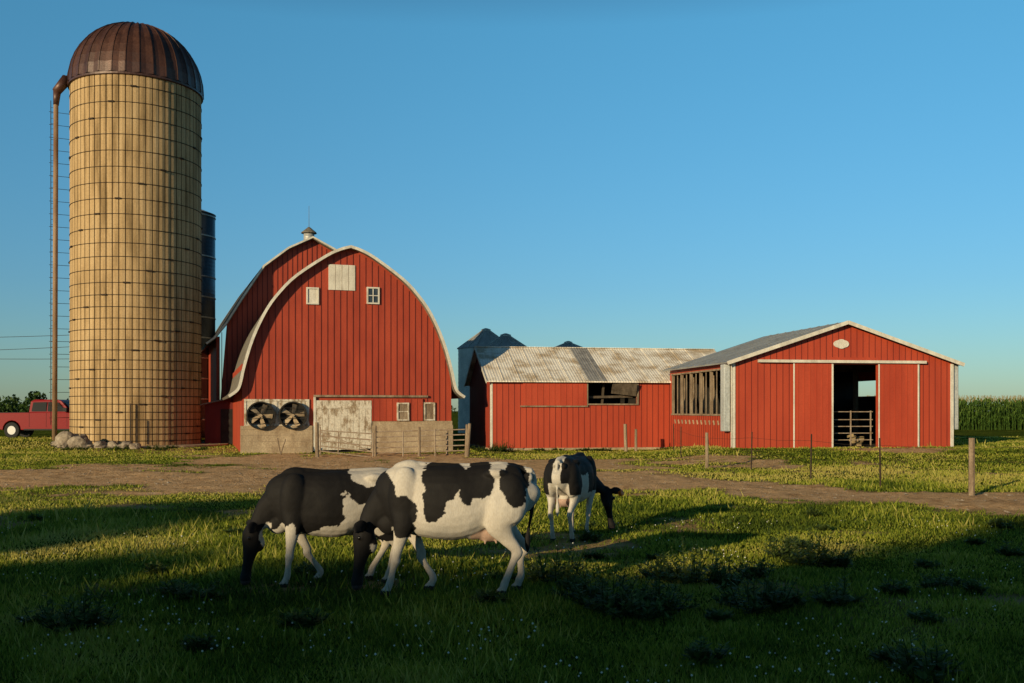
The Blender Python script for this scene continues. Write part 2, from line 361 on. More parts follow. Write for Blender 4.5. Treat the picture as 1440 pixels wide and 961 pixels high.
for i in range(1,4): mb.box(4.01+i*.3175-.008,4.01+i*.3175+.008,-.056,-.05,7.8,9.02)
mb.build('hay_door_seams',wood,B)
window(B,2.96,3.55,7.07,7.88,panes=(1,1),pane=white); window(B,5.84,6.46,7.18,8.0)
window(B,7.3,7.9,1.52,2.4,y=-.13,panes=(1,2),pane=wood,frame=peel); window(B,8.66,9.22,1.52,2.42,panes=(1,1),pane=wood,frame=peel)
mb=MB(); mb.box(.1,3.1,-.07,0,1.3,1.36+.0); mb.box(.1,3.1,-.07,0,2.45,2.55); mb.box(.1,.2,-.07,0,1.36,2.45); mb.box(3.0,3.1,-.07,0,1.36,2.45); mb.box(1.5,1.62,-.07,0,1.36,2.45); mb.box(.2,3.0,-.04,0,1.36,2.45); mb.build('fan_board',peel,B)
for cx in (.85,2.32):
    cz=1.78; ring=MB(); nn=28
    for k in range(nn):
        a0=2*math.pi*k/nn;a1=2*math.pi*(k+1)/nn
        for r0,r1 in((.6,.66),):
            q=lambda r,a,y:(cx+r*math.cos(a),y,cz+r*math.sin(a))
            ring.poly([q(r1,a0,-.3),q(r1,a1,-.3),q(r0,a1,-.3),q(r0,a0,-.3)]); ring.poly([q(r1,a0,-.3),q(r1,a0,-.04),q(r1,a1,-.04),q(r1,a1,-.3)]); ring.poly([q(r0,a0,-.3),q(r0,a1,-.3),q(r0,a1,-.05),q(r0,a0,-.05)])
    ring.build('fan_ring',dark,B,True)
    mb=MB(); mb.cyl((cx,-.045,cz),(cx,-.06,cz),.6,.6,28); mb.build('fan_back',dark,B)
    mb=MB(); mb.cyl((cx,-.07,cz),(cx,-.28,cz),.09,.07,12)
    for k in range(5):
        a=k*math.pi*.4+.3+cx; d=Vector((math.cos(a),0,math.sin(a))); s=Vector((-math.sin(a),0,math.cos(a)))
        p0=Vector((cx,-.18,cz))
        mb.poly([p0+d*.08+s*.06+Vector((0,-.04,0)),p0+d*.54+s*.13+Vector((0,-.07,0)),p0+d*.54-s*.10+Vector((0,.06,0)),p0+d*.08-s*.06+Vector((0,.04,0))])
    mb.build('fan_blades',conc,B)
    mb=MB()
    for k in (-.36,-.12,.12,.36):
        h_=math.sqrt(.6**2-k*k); mb.box(cx-h_,cx+h_,-.302,-.288,cz+k-.01,cz+k+.01)
    mb.build('fan_guard',dark,B)
# ------------------------------------------------------------------ rear barn
B2=empty('red_barn',(-18.1,59.95,0),R(20)); c2=6.0
h2=[(0,12.8),(1.5,12.05),(3.0,10.85),(4.3,8.8),(5.2,7.3),(5.9,6.4),(6.35,6.05)]
p2=[(c2-x,z) for x,z in h2[::-1]]+[(c2+x,z) for x,z in h2[1:]]; i2=offset_profile(p2,.12)
shell(p2,.14,-.4,18,'roof',shing,B2); shell(offset_profile(p2,-.012),.11,-.47,-.405,'rake_trim',white,B2)
mb=MB(); mb.prism([(.3,-.3)]+[(x,z-.02) for x,z in i2 if .3<x<11.7]+[(11.7,-.3)],0,.2); mb.box(.3,.5,.2,17.8,-.3,6.5); mb.box(11.5,11.7,.2,17.8,-.3,6.5); mb.build('walls',red,B2)
mb=MB()
for i in range(1,38):
    x=.3+11.4*i/38; mb.box(x-.02,x+.02,-.025,.001,.1,htop(i2,x)-.1)
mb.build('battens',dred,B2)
mb=MB(); mb.box(2.6,3.6,-.05,0,.3,2.6); mb.box(1.3,2.0,-.05,0,3.6,4.6); mb.build('door',dark,B2)
mb=MB(); mb.cyl((6,1.2,12.6),(6,1.2,13.25),.34,.34,14); mb.build('vent_drum',binm,B2,True)
mb=MB(); mb.cyl((6,1.2,13.25),(6,1.2,13.33),.5,.46,14); mb.cyl((6,1.2,13.33),(6,1.2,13.65),.44,.06,14); mb.cyl((6,1.2,13.6),(6,1.2,15.0),.015,.01,6); mb.build('vent_cap',shing,B2)
LT=empty('lean_to_shed',(-17.95,58.2,0),R(15))
mb=MB(); mb.prism([(0,-.2),(0,2.4),(4.2,3.4),(4.2,-.2)],0,4); mb.build('walls',dred,LT)  # silo shade put into the wall colour by the darker red
mb=MB(); mb.poly([(-.3,-.3,2.38),(4.3,-.3,3.48),(4.3,4.2,3.48),(-.3,4.2,2.38)]); mb.poly([(-.3,-.3,2.30),(4.3,-.3,3.40),(4.3,-.3,3.48),(-.3,-.3,2.38)]); mb.build('roof',shing,LT)
mb=MB(); mb.box(.9,1.8,-.05,-.003,0,2.1); mb.build('door',dark,LT)
# ------------------------------------------------------------------ low barn wing
C=empty('red_cattle_shed',(-1.07,50,0),R(10)); Ln=13.3; D=8.0; eh=3.64; rh=5.46
mb=MB()
mb.box(0,5.0,0,.12,.12,eh-.06); mb.box(7.62,Ln,0,.12,.12,eh-.06); mb.box(5.0,7.62,0,.12,.12,2.36); mb.box(5,7.62,0,.12,3.45,eh-.06)
mb.box(0,Ln,D-.12,D,.12,eh-.06)
for x0 in (0,Ln-.12):
    i=len(mb.v); P=[(0.12,.12),(0.12,eh-.06),(D/2,rh-.1),(D-.12,eh-.06),(D-.12,.12)]
    mb.v+=[(x0,y,z) for y,z in P]+[(x0+.12,y,z) for y,z in P]; n_=5
    mb.f.append(tuple(range(i+4,i-1,-1))); mb.f.append(tuple(range(i+5,i+10)))
    for k in range(5): j=(k+1)%5; mb.f.append((i+k,i+j,i+5+j,i+5+k))
mb.build('walls',red2,C)
mb=MB(); mb.box(-.03,Ln,-.05,.15,-.3,.118); mb.box(-.03,.1,.15,D,-.3,.118); mb.build('foundation',conc,C)
mb=MB()
for i in range(1,44):
    x=Ln*i/44; 
    if 1.55<x<4.98: z0,z1=.14,2.2
    elif 4.9<x<7.7: z0,z1=.14,2.3
    else: z0,z1=.14,eh-.1
    mb.box(x-.009,x+.009,-.014,.001,z0,z1)
for i in range(1,26):
    y=D*i/26; mb.box(-.016,.001,y-.012,y+.012,.14,eh-.1+(rh-eh)*(1-abs(y-D/2)/(D/2)))
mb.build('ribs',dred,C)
mb=MB(); mb.box(-.02,.09,-.022,-.002,.12,eh); mb.box(-.022,-.002,-.02,.09,.12,eh); mb.build('corner_trim',white,C)
mb=MB(); mb.box(1.63,4.95,-.09,-.03,2.27,3.46)
for i in range(11): mb.box(1.75+i*.3,1.78+i*.3,-.105,-.09,2.27,3.46)
mb.build('sliding_panel',red2,C)
mb=MB(); mb.box(1.5,5.0,-.12,-.03,2.2,2.265); mb.box(1.5,7.7,-.12,-.03,3.465,3.53); mb.box(4.93,5.02,-.08,.0,2.27,3.46); mb.box(7.6,7.7,-.08,.0,2.3,3.46); mb.box(5,7.62,-.1,.02,2.3,2.37); mb.build('frames',wood,C)
mb=MB(); mb.poly([(7.55,-.35,3.4),(6.3,-.1,3.42),(6.3,.2,2.9),(7.55,-.1,2.75)]); mb.obox((5.1,.3,2.7),(7.5,.3,2.75),.05,.12); mb.obox((5.9,.5,2.3),(6.0,.5,3.6),.1,.1); mb.build('shutter',dwood,C)
mb=MB(); mb.box(4,9,2.2,2.3,.1,3.6); mb.build('opening_shade_sheet',dark,C)  # near-black sheet behind the opening, stands in for shade inside
o=.3; sl=(rh-eh)/(D/2)
def roofquad(mb,x0,x1,dz=0,thick=.06,side=0):
    ye=-o; ze=eh-sl*o+dz
    if side==0:
        a=[(x0,ye,ze),(x1,ye,ze),(x1,D/2,rh+dz),(x0,D/2,rh+dz)]
    else: a=[(x1,D+o,ze),(x0,D+o,ze),(x0,D/2,rh+dz),(x1,D/2,rh+dz)]
    mb.poly(a); b_=[(p[0],p[1],p[2]-thick) for p in a]; mb.poly(b_[::-1])
    for k in range(4): j=(k+1)%4; mb.poly([a[k],b_[k],b_[j],a[j]])
mb=MB(); roofquad(mb,-.25,Ln+.1); roofquad(mb,-.25,Ln+.1,side=1); mb.build('roof',galvx,C)
mb=MB(); roofquad(mb,5.0,5.95,dz=.025,thick=.02); mb.build('roof_patch',galvd,C)
mb=MB()
for i in range(1,16): 
    x=-.25+i*.85; mb.obox((x,-o-.01,eh-sl*o+.012),(x,D/2,rh+.012),.022,.022)
mb.build('roof_seams',galvx,C)
mb=MB(); mb.obox((-.26,-o,eh-sl*o-.05),(-.26,D/2,rh-.05),.04,.16); mb.obox((-.26,D/2,rh-.05),(-.26,D+o,eh-sl*o-.05),.04,.16); mb.build('rake_trim',white,C)
mb=MB(); mb.box(-.3,Ln+.1,D/2-.12,D/2+.12,rh+.005,rh+.035); mb.build('ridge_cap',galvx,C)
# ------------------------------------------------------------------ right building
E=empty('red_machine_shed',(9.52,43,.36),R(9)); W=10.36; D=8.6; eh=3.86; rh=5.56; c=W/2
gl=lambda x: eh+(rh-eh)*(1-abs(x-c)/c)-.1
mb=MB()
mb.prism([(0,-.3),(0,gl(0)),(4.59,gl(4.59)),(4.59,-.3)],0,.12)
mb.prism([(6.72,-.3),(6.72,gl(6.72)),(W,gl(W)),(W,-.3)],0,.12)
mb.prism([(4.59,3.68),(4.59,gl(4.59)),(c,gl(c)),(6.72,gl(6.72)),(6.72,3.68)],0,.12)
mb.prism([(0,-.3),(0,gl(0)),(c,gl(c)),(W,gl(W)),(W,-.3)],D-.12,D)
mb.box(0,.12,.12,D-.12,-.5,1.5); mb.box(0,.12,.12,D-.12,3.45,eh-.1); mb.box(0,.12,.12,1.3,1.5,3.45); mb.box(0,.12,8.2,D-.12,1.5,3.45)
mb.box(W-.12,W,.12,D-.12,-.5,2.4); mb.box(W-.12,W,.12,D-.12,3.2,eh-.1); mb.box(W-.12,W,.12,3.0,2.4,3.2)
mb.build('walls',red2,E)
mb=MB(); mb.prism([(.15,0.02),(.15,gl(.15)-.1),(c,gl(c)-.1),(W-.15,gl(W)-.1),(W-.15,0.02)],D-.2,D-.15); mb.box(W-.2,W-.15,.2,D-.25,.05,2.35); mb.box(3.2,4.4,4.2,4.3,.05,3.4); mb.build('interior_shade_sheets',dark,E)  # dark sheets added over inner walls to paint the unlit interior
mb=MB()
for i in range(1,36):
    x=W*i/36
    z0=0 if not(4.5<x<6.8) else 4.0
    mb.box(x-.009,x+.009,-.014,.001,z0,gl(x)-.05)
for i in range(1,29):
    y=D*i/29; mb.box(-.016,.001,y-.012,y+.012,-.3,1.45)
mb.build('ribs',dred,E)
mb=MB()
mb.box(-.03,.12,-.03,-.002,-.1,eh-.12); mb.box(-.03,-.002,-.03,.12,-.1,eh-.12)
mb.box(W-.12,W+.03,-.03,-.002,-.1,eh-.12)
mb.obox((-.35,-.33,gl(0)-.07),(c,-.33,gl(c)+.05),.05,.16); mb.obox((c,-.33,gl(c)+.05),(W+.35,-.33,gl(W)-.07),.05,.16)
mb.box(1.13,8.98,-.2,-.05,3.74,3.86); mb.box(2.74,2.80,-.115,-.1,0,3.7); mb.box(4.52,4.6,-.115,-.1,0,3.7); mb.box(8.6,8.67,-.115,-.1,0,3.7); mb.box(6.72,6.78,-.115,-.1,0,3.7)
mb.build('white_trim',white,E)
mb=MB(); mb.box(2.8,4.52,-.1,-.05,0,3.7); mb.box(6.78,8.6,-.1,-.05,0,3.7)
for i in range(6): mb.box(2.95+i*.28,2.98+i*.28,-.115,-.1,0,3.7); mb.box(6.95+i*.28,6.98+i*.28,-.115,-.1,0,3.7)
mb.build('sliding_doors',red2,E)
mb=MB(); mb.prism([(5.0+.36*math.copysign(abs(math.cos(a))**.7,math.cos(a)),4.58+.17*math.sin(a)) for a in np.linspace(0,2*math.pi,25)[:-1]],-.06,-.018); mb.prism([(5.0+.25*math.cos(a),4.58+.21*math.sin(a)) for a in np.linspace(0,2*math.pi,25)[:-1]],-.065,-.0605); mb.build('oval_plaque',white,E)
mb=MB(); sl=(rh-eh)/c
def rq(side):
    xe=-.35 if side==0 else W+.35; ze=eh-sl*.35
    a=[(xe,-.32,ze),(c,-.32,rh),(c,D+.2,rh),(xe,D+.2,ze)]
    if side: a=a[::-1]
    mb.poly(a[::-1]); b_=[(p[0],p[1],p[2]-.07) for p in a]; mb.poly(b_)
    for k in range(4): j=(k+1)%4; mb.poly([a[k],a[j],b_[j],b_[k]])
rq(0); rq(1); mb.build('roof',steel,E)
mb=MB()
for i in range(1,10):
    y=-.3+i*.9; mb.obox((-.36,y,eh-sl*.35+.012),(c,y,rh+.012),.022,.022)
mb.build('roof_seams',steel,E)
mb=MB()
mb.box(-.34,-.06,.1,.55,.75,eh-.2); mb.box(W+.05,W+.36,.1,.6,.8,eh-.15); mb.build('curtain_boxes',curtain,E,bevel=.03)
mb=MB()
for i in range(6): 
    y=1.3+i*1.38; mb.box(-.02,.1,y-.06,y+.06,1.5,3.45)
mb.box(-.05,.1,1.2,8.3,1.42,1.5); mb.box(-.05,.1,1.2,8.3,3.45,3.53)
for i in range(5):
    y=1.5+i*1.38; mb.obox((.25,y,1.6),(.5,y+.75,3.3),.05,.16)
for i in range(5):
    y=1.99+i*1.38; mb.box(.02,.06,y-.02,y+.02,1.5,3.45)
mb.build('window_posts',wood,E)
mb=MB()
for i in range(12): mb.obox((-.06,1.6+i*.55,1.2),(-.02,1.6+i*.55,1.0),.03,.06)
mb.build('hooks',conc,E)
mb=MB(); mb.box(.2,W-.2,.3,D-.3,-.1,.03); mb.build('floor',dwood,E)
mb=MB()
for x in (3,7.3):
    for y in (3,6): mb.box(x-.09,x+.09,y-.09,y+.09,0,4.4)
for y in (3,6): mb.box(.2,W-.2,y-.05,y+.05,3.6,3.85)
mb.build('inner_posts',dwood,E)
mb=MB()
for z in (.35,.65,.95,1.25,1.6): mb.obox((4.62,.35,z),(6.7,.35,z),.035,.035)
for x in (4.7,5.65,6.6): mb.obox((x,.35,.1),(x,.35,1.65),.045,.045)
mb.build('inner_gate',pipe,E)
mb=MB()
for i in range(10): mb.obox((6.0+random.uniform(-.3,.6),.8+random.uniform(0,.6),.1+i*.04),(6.4+random.uniform(-.3,.2),1.2,.2+i*.04),.25,.1)
mb.build('hay_pile',hay,E)
mb=MB(); mb.box(4.5,6.85,-.9,.3,-.3,.02); mb.build('door_apron',conc,E)
# ------------------------------------------------------------------ silo
def ringmesh(mb,r,z,w,h,n=72):
    i0=len(mb.v)
    for k in range(n):
        a=2*math.pi*k/n
        for rr,zz in((r,z-h),(r+w,z-h*.6),(r+w,z+h*.6),(r,z+h)): mb.v.append((rr*math.cos(a),rr*math.sin(a),zz))
    for k in range(n):
        j=(k+1)%n
        for q in range(3): mb.f.append((i0+k*4+q,i0+j*4+q,i0+j*4+q+1,i0+k*4+q+1))
SI=empty('concrete_silo',(-21.7,57.6,0)); r=3.55; H=20.3
m,nt,b=new_mat('silo_staves'); L=nt.links
tc=N(nt,'ShaderNodeTexCoord')
vor=N(nt,'ShaderNodeAttribute'); vor.attribute_name='stave'
mp=N(nt,'ShaderNodeMapping'); mp.inputs['Scale'].default_value=(1,1,.12); L.new(tc.outputs['Object'],mp.inputs[0])
n1=N(nt,'ShaderNodeTexNoise'); n1.inputs['Scale'].default_value=2.2; n1.inputs['Detail'].default_value=7; L.new(mp.outputs[0],n1.inputs[0])
n2=N(nt,'ShaderNodeTexNoise'); n2.inputs['Scale'].default_value=14; n2.inputs['Detail'].default_value=5; L.new(tc.outputs['Object'],n2.inputs[0])
ra=ramp(nt,[(.3,(.22,.145,.07)),(.5,(.42,.285,.145)),(.7,(.50,.355,.195))]); L.new(n1.outputs['Fac'],ra.inputs[0])
rb=ramp(nt,[(.0,(.6,.6,.6)),(.4,(1,1,1)),(1,(1.08,1.08,1.08))]); L.new(vor.outputs['Fac'],rb.inputs[0])
mx=N(nt,'ShaderNodeMix',data_type='RGBA',blend_type='MULTIPLY'); mx.inputs['Factor'].default_value=.8; L.new(ra.outputs[0],mx.inputs['A']); L.new(rb.outputs[0],mx.inputs['B'])
rc=ramp(nt,[(.3,(.75,.75,.75)),(.7,(1.1,1.1,1.1))]); L.new(n2.outputs['Fac'],rc.inputs[0])
mx2=N(nt,'ShaderNodeMix',data_type='RGBA',blend_type='MULTIPLY'); mx2.inputs['Factor'].default_value=.7; L.new(mx.outputs['Result'],mx2.inputs['A']); L.new(rc.outputs[0],mx2.inputs['B'])
L.new(mx2.outputs['Result'],b.inputs['Base Color']); b.inputs['Roughness'].default_value=.9; b.inputs['Specular IOR Level'].default_value=.15
bp=N(nt,'ShaderNodeBump'); bp.inputs['Strength'].default_value=.3; bp.inputs['Distance'].default_value=.03; L.new(n2.outputs['Fac'],bp.inputs['Height']); L.new(bp.outputs[0],b.inputs['Normal'])
ns=64; mb=MB(); vals=[]
for s_ in range(ns):
    a0=2*math.pi*s_/ns; da=2*math.pi/ns; off=(s_%2)*.5
    lv=[-.3]+[min(H,.76*k+off*.76) for k in range(1,28) if .76*k+off*.76<H-.1]+[H]
    angs=[(a0+da*.09,r),(a0+da*.5,r+.012),(a0+da*.91,r)]
    pts=[(rr*math.cos(a),rr*math.sin(a)) for a,rr in [(a0,r-.06)]+angs+[(a0+da,r-.06)]]
    for k in range(len(lv)-1):
        z0,z1=lv[k],lv[k+1]; rv=.35+.65*random.random()
        for q in range(4):
            mb.poly([(pts[q][0],pts[q][1],z0),(pts[q+1][0],pts[q+1][1],z0),(pts[q+1][0],pts[q+1][1],z1),(pts[q][0],pts[q][1],z1)]); vals.append(rv if q in(1,2) else 0)
o_=mb.build('stave_wall',m,SI); at_=o_.data.attributes.new('stave','FLOAT','FACE'); at_.data.foreach_set('value',np.array(vals,dtype=np.float32))
rust=pmat('rusty_hoops',(.02,.014,.01),(.06,.038,.025),4,.85,bump=.2)
mb=MB(); z=.35; k=0
while z<H-.15:
    ringmesh(mb,r+.008,z,.03,.022)
    for j in range(3):
        a=R(-160)+k*.33+j*2.1; ca,sa=math.cos(a),math.sin(a); p=Vector(((r+.04)*ca,(r+.04)*sa,z)); t=Vector((-sa,ca,0))
        mb.obox(p-t*.16,p+t*.16,.07,.08)
    k+=1; z+=.36+.52*min(1,z/14)
mb.build('hoops',rust,SI)
domem=pmat('rusty_dome',(.045,.018,.012),(.10,.042,.026),1.3,.45,(1,1,.4),.2,10,.2,spec=.5)
mb=MB(); nseg=32; rows=11; dh=3.75
pf=[(math.cos(t)**.95*(r+.10),H+.12+dh*math.sin(t)) for t in np.linspace(0,math.pi/2*.965,rows)]
i0=len(mb.v)
for s_ in range(nseg*2):
    a=2*math.pi*s_/(nseg*2); bumpv=.05 if s_%2==0 else 0
    for q,(rr,zz) in enumerate(pf): mb.v.append(((rr+bumpv)*math.cos(a),(rr+bumpv)*math.sin(a),zz+bumpv*.6))
for s_ in range(nseg*2):
    t_=(s_+1)%(nseg*2)
    for q in range(rows-1): mb.f.append((i0+s_*rows+q,i0+t_*rows+q,i0+t_*rows+q+1,i0+s_*rows+q+1))
mb.build('dome_roof',domem,SI)
mb=MB(); mb.cyl((0,0,H+dh),(0,0,H+dh+.18),.5,.25,16); ringmesh(mb,r+.02,H+.06,.10,.09); 
for s_ in range(nseg):
    a=2*math.pi*s_/nseg
    for q in range(rows-1):
        (r0,z0),(r1,z1)=pf[q],pf[q+1]; mb.obox(((r0+.05)*math.cos(a),(r0+.05)*math.sin(a),z0+.03),((r1+.05)*math.cos(a),(r1+.05)*math.sin(a),z1+.03),.05,.05)
mb.build('dome_ribs',domem,SI)
px_=-3.95; py_=-1.6
pm=pmat('rusty_pipe',(.20,.11,.06),(.38,.25,.15),2,.6,(1,1,.2),.2)
mb=MB(); mb.cyl((px_-.08,py_,0),(px_,py_,19.6),.14,.13,14); mb.build('fill_pipe',pm,SI,True)
mb=MB(); mb.cyl((px_,py_,19.2),(px_+.05,py_+.05,20.1),.15,.22,12); mb.cyl((px_+.02,py_,19.95),(px_+.45,py_+.4,20.8),.24,.3,12); mb.cyl((px_+.4,py_+.35,20.7),(px_+1.3,py_+.9,20.9),.28,.28,12); mb.build('pipe_hood',domem,SI,True)
mb=MB()
lx0,lx1=px_-.36,px_-.16
for lx in (lx0,lx1): mb.cyl((lx,py_+.15,1.2),(lx,py_+.15,19.5),.022,.022,6)
for i in range(60):
    z=1.4+i*.3; mb.cyl((lx0,py_+.15,z),(lx1,py_+.15,z),.012,.012,5)
for i in range(25):
    z=1.6+i*.72; mb.cyl((lx0-.1,py_+.15,z),(px_+.75,py_+.9,z+.02),.014,.014,5)
mb.build('ladder',rust,SI)
mb=MB(); mb.box(1.0,1.05,-r-.10,-r-.05,0,2.4); mb.box(1.35,1.4,-r-.10,-r-.05,.3,1.6); mb.build('base_rods',rust,SI)
mb=MB(); mb.cyl((0.6,-.3,-.4),(0.6,-.3,.10),4.7,4.6,40); mb.build('concrete_pad',conc,SI)
TS=empty('steel_silo',(-22.7,69,0)); mb=MB(); mb.cyl((0,0,-.2),(0,0,15.6),2.05,2.05,40); mb.build('shell',pmat('dark_blue_steel',(.03,.04,.05),(.07,.085,.10),1,.4,(1,1,.3),.1,10,.3,wave=('Z',1.2,2)),TS,True)
mb=MB(); mb.cyl((0,0,15.6),(0,0,16.3),2.1,.3,40)
for z in np.arange(1.4,15.6,1.4): ringmesh(mb,2.05,z,.04,.05,40)
mb.build('roof_and_bands',steel,TS)
def bin_(x,y,r,ze,zp):
    e=empty('grain_bin',(x,y,0)); mb=MB(); i0=0; n=40; rows=int(ze/.18); 
    for q in range(rows+1):
        rr=r+(.03 if q%2 else 0)
        for k in range(n): a=2*math.pi*k/n; mb.v.append((rr*math.cos(a),rr*math.sin(a),ze*q/rows))
    for q in range(rows):
        for k in range(n): j=(k+1)%n; mb.f.append((q*n+k,q*n+j,(q+1)*n+j,(q+1)*n+k))
    mb.build('corrugated_wall',binm,e,True)
    mb=MB(); mb.cyl((0,0,ze-.02),(0,0,zp-.15),r+.12,.4,40); mb.cyl((0,0,zp-.2),(0,0,zp),.42,.42,16); mb.cyl((0,0,zp),(0,0,zp+.12),.45,.1,16)
    for k in range(20):
        a=2*math.pi*k/20; mb.obox(((r+.12)*math.cos(a),(r+.12)*math.sin(a),ze+.02),(.4*math.cos(a),.4*math.sin(a),zp-.12),.06,.07)
    mb.build('cone_roof',binr,e)
bin_(-2.35,90,2.5,7.6,9.35); bin_(-.5,78,2.3,6.5,7.95); bin_(5.65,100,2.2,8.0,8.9)
# ------------------------------------------------------------------ boulders
rock=pmat('boulder',(.16,.12,.09),(.36,.30,.23),2.5,.9,bump=.6,bscale=8)
def boulder(x,y,s,zr=.7):
    import bmesh
    bm=bmesh.new(); bmesh.ops.create_icosphere(bm,subdivisions=3,radius=1)
    sd=random.uniform(0,99)
    for v in bm.verts:
        n_=mn.noise(v.co*1.1+Vector((sd,0,0)))*.45+mn.noise(v.co*3+Vector((sd,5,0)))*.12; v.co*=1+n_; v.co.z*=zr; v.co*=s
    me=bpy.data.meshes.new('boulder'); bm.to_mesh(me); bm.free(); me.materials.append(rock)
    o=bpy.data.objects.new('boulder',me); o.location=(x,y,gzf(x,y)+s*.3); o.rotation_euler[2]=random.uniform(0,6); S.collection.objects.link(o)
for a in [(-23.3,52.3,.62,1.0),(-22.6,52.1,.55,.95),(-24.0,52.6,.35,.7),(-21.6,52.2,.4,.6),(-20.9,52.3,.35,.7),(-20.2,52.3,.42,.6),(-19.7,52.1,.3,.7),(-22.1,52.0,.25,.6)]: boulder(*a)
mb=MB()
for i in range(1900):
    x=random.uniform(-18,14); y=random.uniform(18,40)
    if float(dirt(x,y))<.5: continue
    s=random.uniform(.012,.045); z=gzf(x,y)-.005; pts=[(x-s,y-s*.8,z),(x+s,y-s,z),(x+s*.8,y+s,z),(x-s,y+s,z),(x+random.uniform(-.3,.3)*s,y,z+s*.8)]
    i0=len(mb.v); mb.v+=pts; mb.f+=[(i0,i0+1,i0+4),(i0+1,i0+2,i0+4),(i0+2,i0+3,i0+4),(i0+3,i0,i0+4)]
mb.build('gravel_stones',rock)
# ------------------------------------------------------------------ pickup truck
T=empty('pickup_truck',(-28.1,61,.36),R(3)); 
paint,nt,b=new_mat('red_car_paint'); b.inputs['Base Color'].default_value=(.22,.006,.010,1); b.inputs['Roughness'].default_value=.4; b.inputs['Specular IOR Level'].default_value=.2
rub,_,b=new_mat('tyre_rubber'); b.inputs['Base Color'].default_value=(.015,.015,.016,1); b.inputs['Roughness'].default_value=.85
chrome,_,b=new_mat('alloy'); b.inputs['Base Color'].default_value=(.35,.35,.36,1); b.inputs['Metallic'].default_value=.6; b.inputs['Roughness'].default_value=.4
blk,_,b=new_mat('black_plastic'); b.inputs['Base Color'].default_value=(.02,.02,.022,1); b.inputs['Specular IOR Level'].default_value=.15
tg,_,b=new_mat('truck_glass'); b.inputs['Base Color'].default_value=(.008,.01,.012,1); b.inputs['Roughness'].default_value=.35; b.inputs['Specular IOR Level'].default_value=.1
def arch(cx,rad,z0,n=9): return [(cx+rad*math.cos(a),z0+rad*math.sin(a)) for a in np.linspace(math.pi,0,n)]
low=[(-2.9,.55),(-2.95,.75),(-2.92,1.28),(-.95,1.30),(1.15,1.30),(1.3,1.26),(2.75,1.18),(2.92,1.0),(2.95,.6),(2.85,.42)]
under=[(2.45,.42)]+[p for p in arch(1.95,.48,.42)][::-1]+[(1.4,.42),(-1.3,.42)]+[p for p in arch(-1.85,.48,.42)][::-1]+[(-2.4,.42)]
mb=MB(); mb.prism((low+under)[::-1],-.95,.95); mb.build('body',paint,T,bevel=.05)
cab=[(-.95,1.30),(-.88,1.88),(-.70,1.97),(.55,1.97),(.75,1.9),(1.35,1.28)]
mb=MB(); n_=len(cab)
ins=[0,.12,.18,.18,.14,0]
mb.v=[(x,-.93+ins[k],z) for k,(x,z) in enumerate(cab)]+[(x,.93-ins[k],z) for k,(x,z) in enumerate(cab)]
mb.f=[tuple(range(n_)),tuple(range(2*n_-1,n_-1,-1))]+[(k,n_+k,n_+(k+1)%n_,(k+1)%n_) for k in range(n_)]
mb.build('cab',paint,T,bevel=.03)
mb=MB()
for sgn in (-1,1):
    for poly in ([(-.80,1.36),(-.74,1.82),(-.02,1.84),(-.02,1.36)],[(.06,1.36),(.06,1.84),(.60,1.82),(1.08,1.36)]):
        mb.poly([(x,sgn*(.96-.11*(z-1.3)/.55),z) for x,z in poly])
mb.poly([(1.36,-.78,1.34),(1.36,.78,1.34),(.84,.66,1.87),(.84,-.66,1.87)])
mb.poly([(-.97,-.7,1.38),(-.97,.7,1.38),(-.91,.62,1.85),(-.91,-.62,1.85)])
mb.build('windows',tg,T)
mb=MB(); mb.box(-2.75,-1.05,-.8,.8,1.285,1.312); mb.build('bed_floor',blk,T)
for cx in (-1.85,1.95):
    for sy in (-1,1):
        mb=MB(); mb.cyl((cx,sy*.68,.4),(cx,sy*.97,.4),.41,.41,28); mb.build('tyre',rub,T,bevel=.04)
        mb=MB(); mb.cyl((cx,sy*.95,.4),(cx,sy*.985,.4),.24,.22,20)
        mb.build('rim',chrome,T)
mb=MB(); mb.box(2.93,3.05,-.9,.9,.45,.65); mb.box(-3.08,-2.94,-.9,.9,.5,.68); mb.build('bumpers',chrome,T,bevel=.02)
mb=MB(); mb.box(2.94,2.975,-.6,.6,.72,1.05); mb.box(-1.2,1.3,-.97,-.955,.40,.47); mb.box(.95,1.15,-1.15,-.96,1.35,1.55); mb.box(-.01,.0,-.958,-.952,.55,1.3); mb.box(1.1,1.11,-.958,-.952,.55,1.3); mb.box(-.92,-.91,-.958,-.952,.55,1.3);mb.build('black_trim',blk,T)
mb=MB(); mb.box(2.94,2.985,-.9,-.62,.8,1.02); mb.box(2.94,2.985,.62,.9,.8,1.02); mb.build('headlights',chrome,T)
mb=MB(); mb.box(-2.98,-2.94,-.95,-.8,.85,1.2); mb.box(-2.98,-2.94,.8,.95,.85,1.2); mb.build('tail_lights',paint,T)
T.scale=(1.1,1.1,1.18)
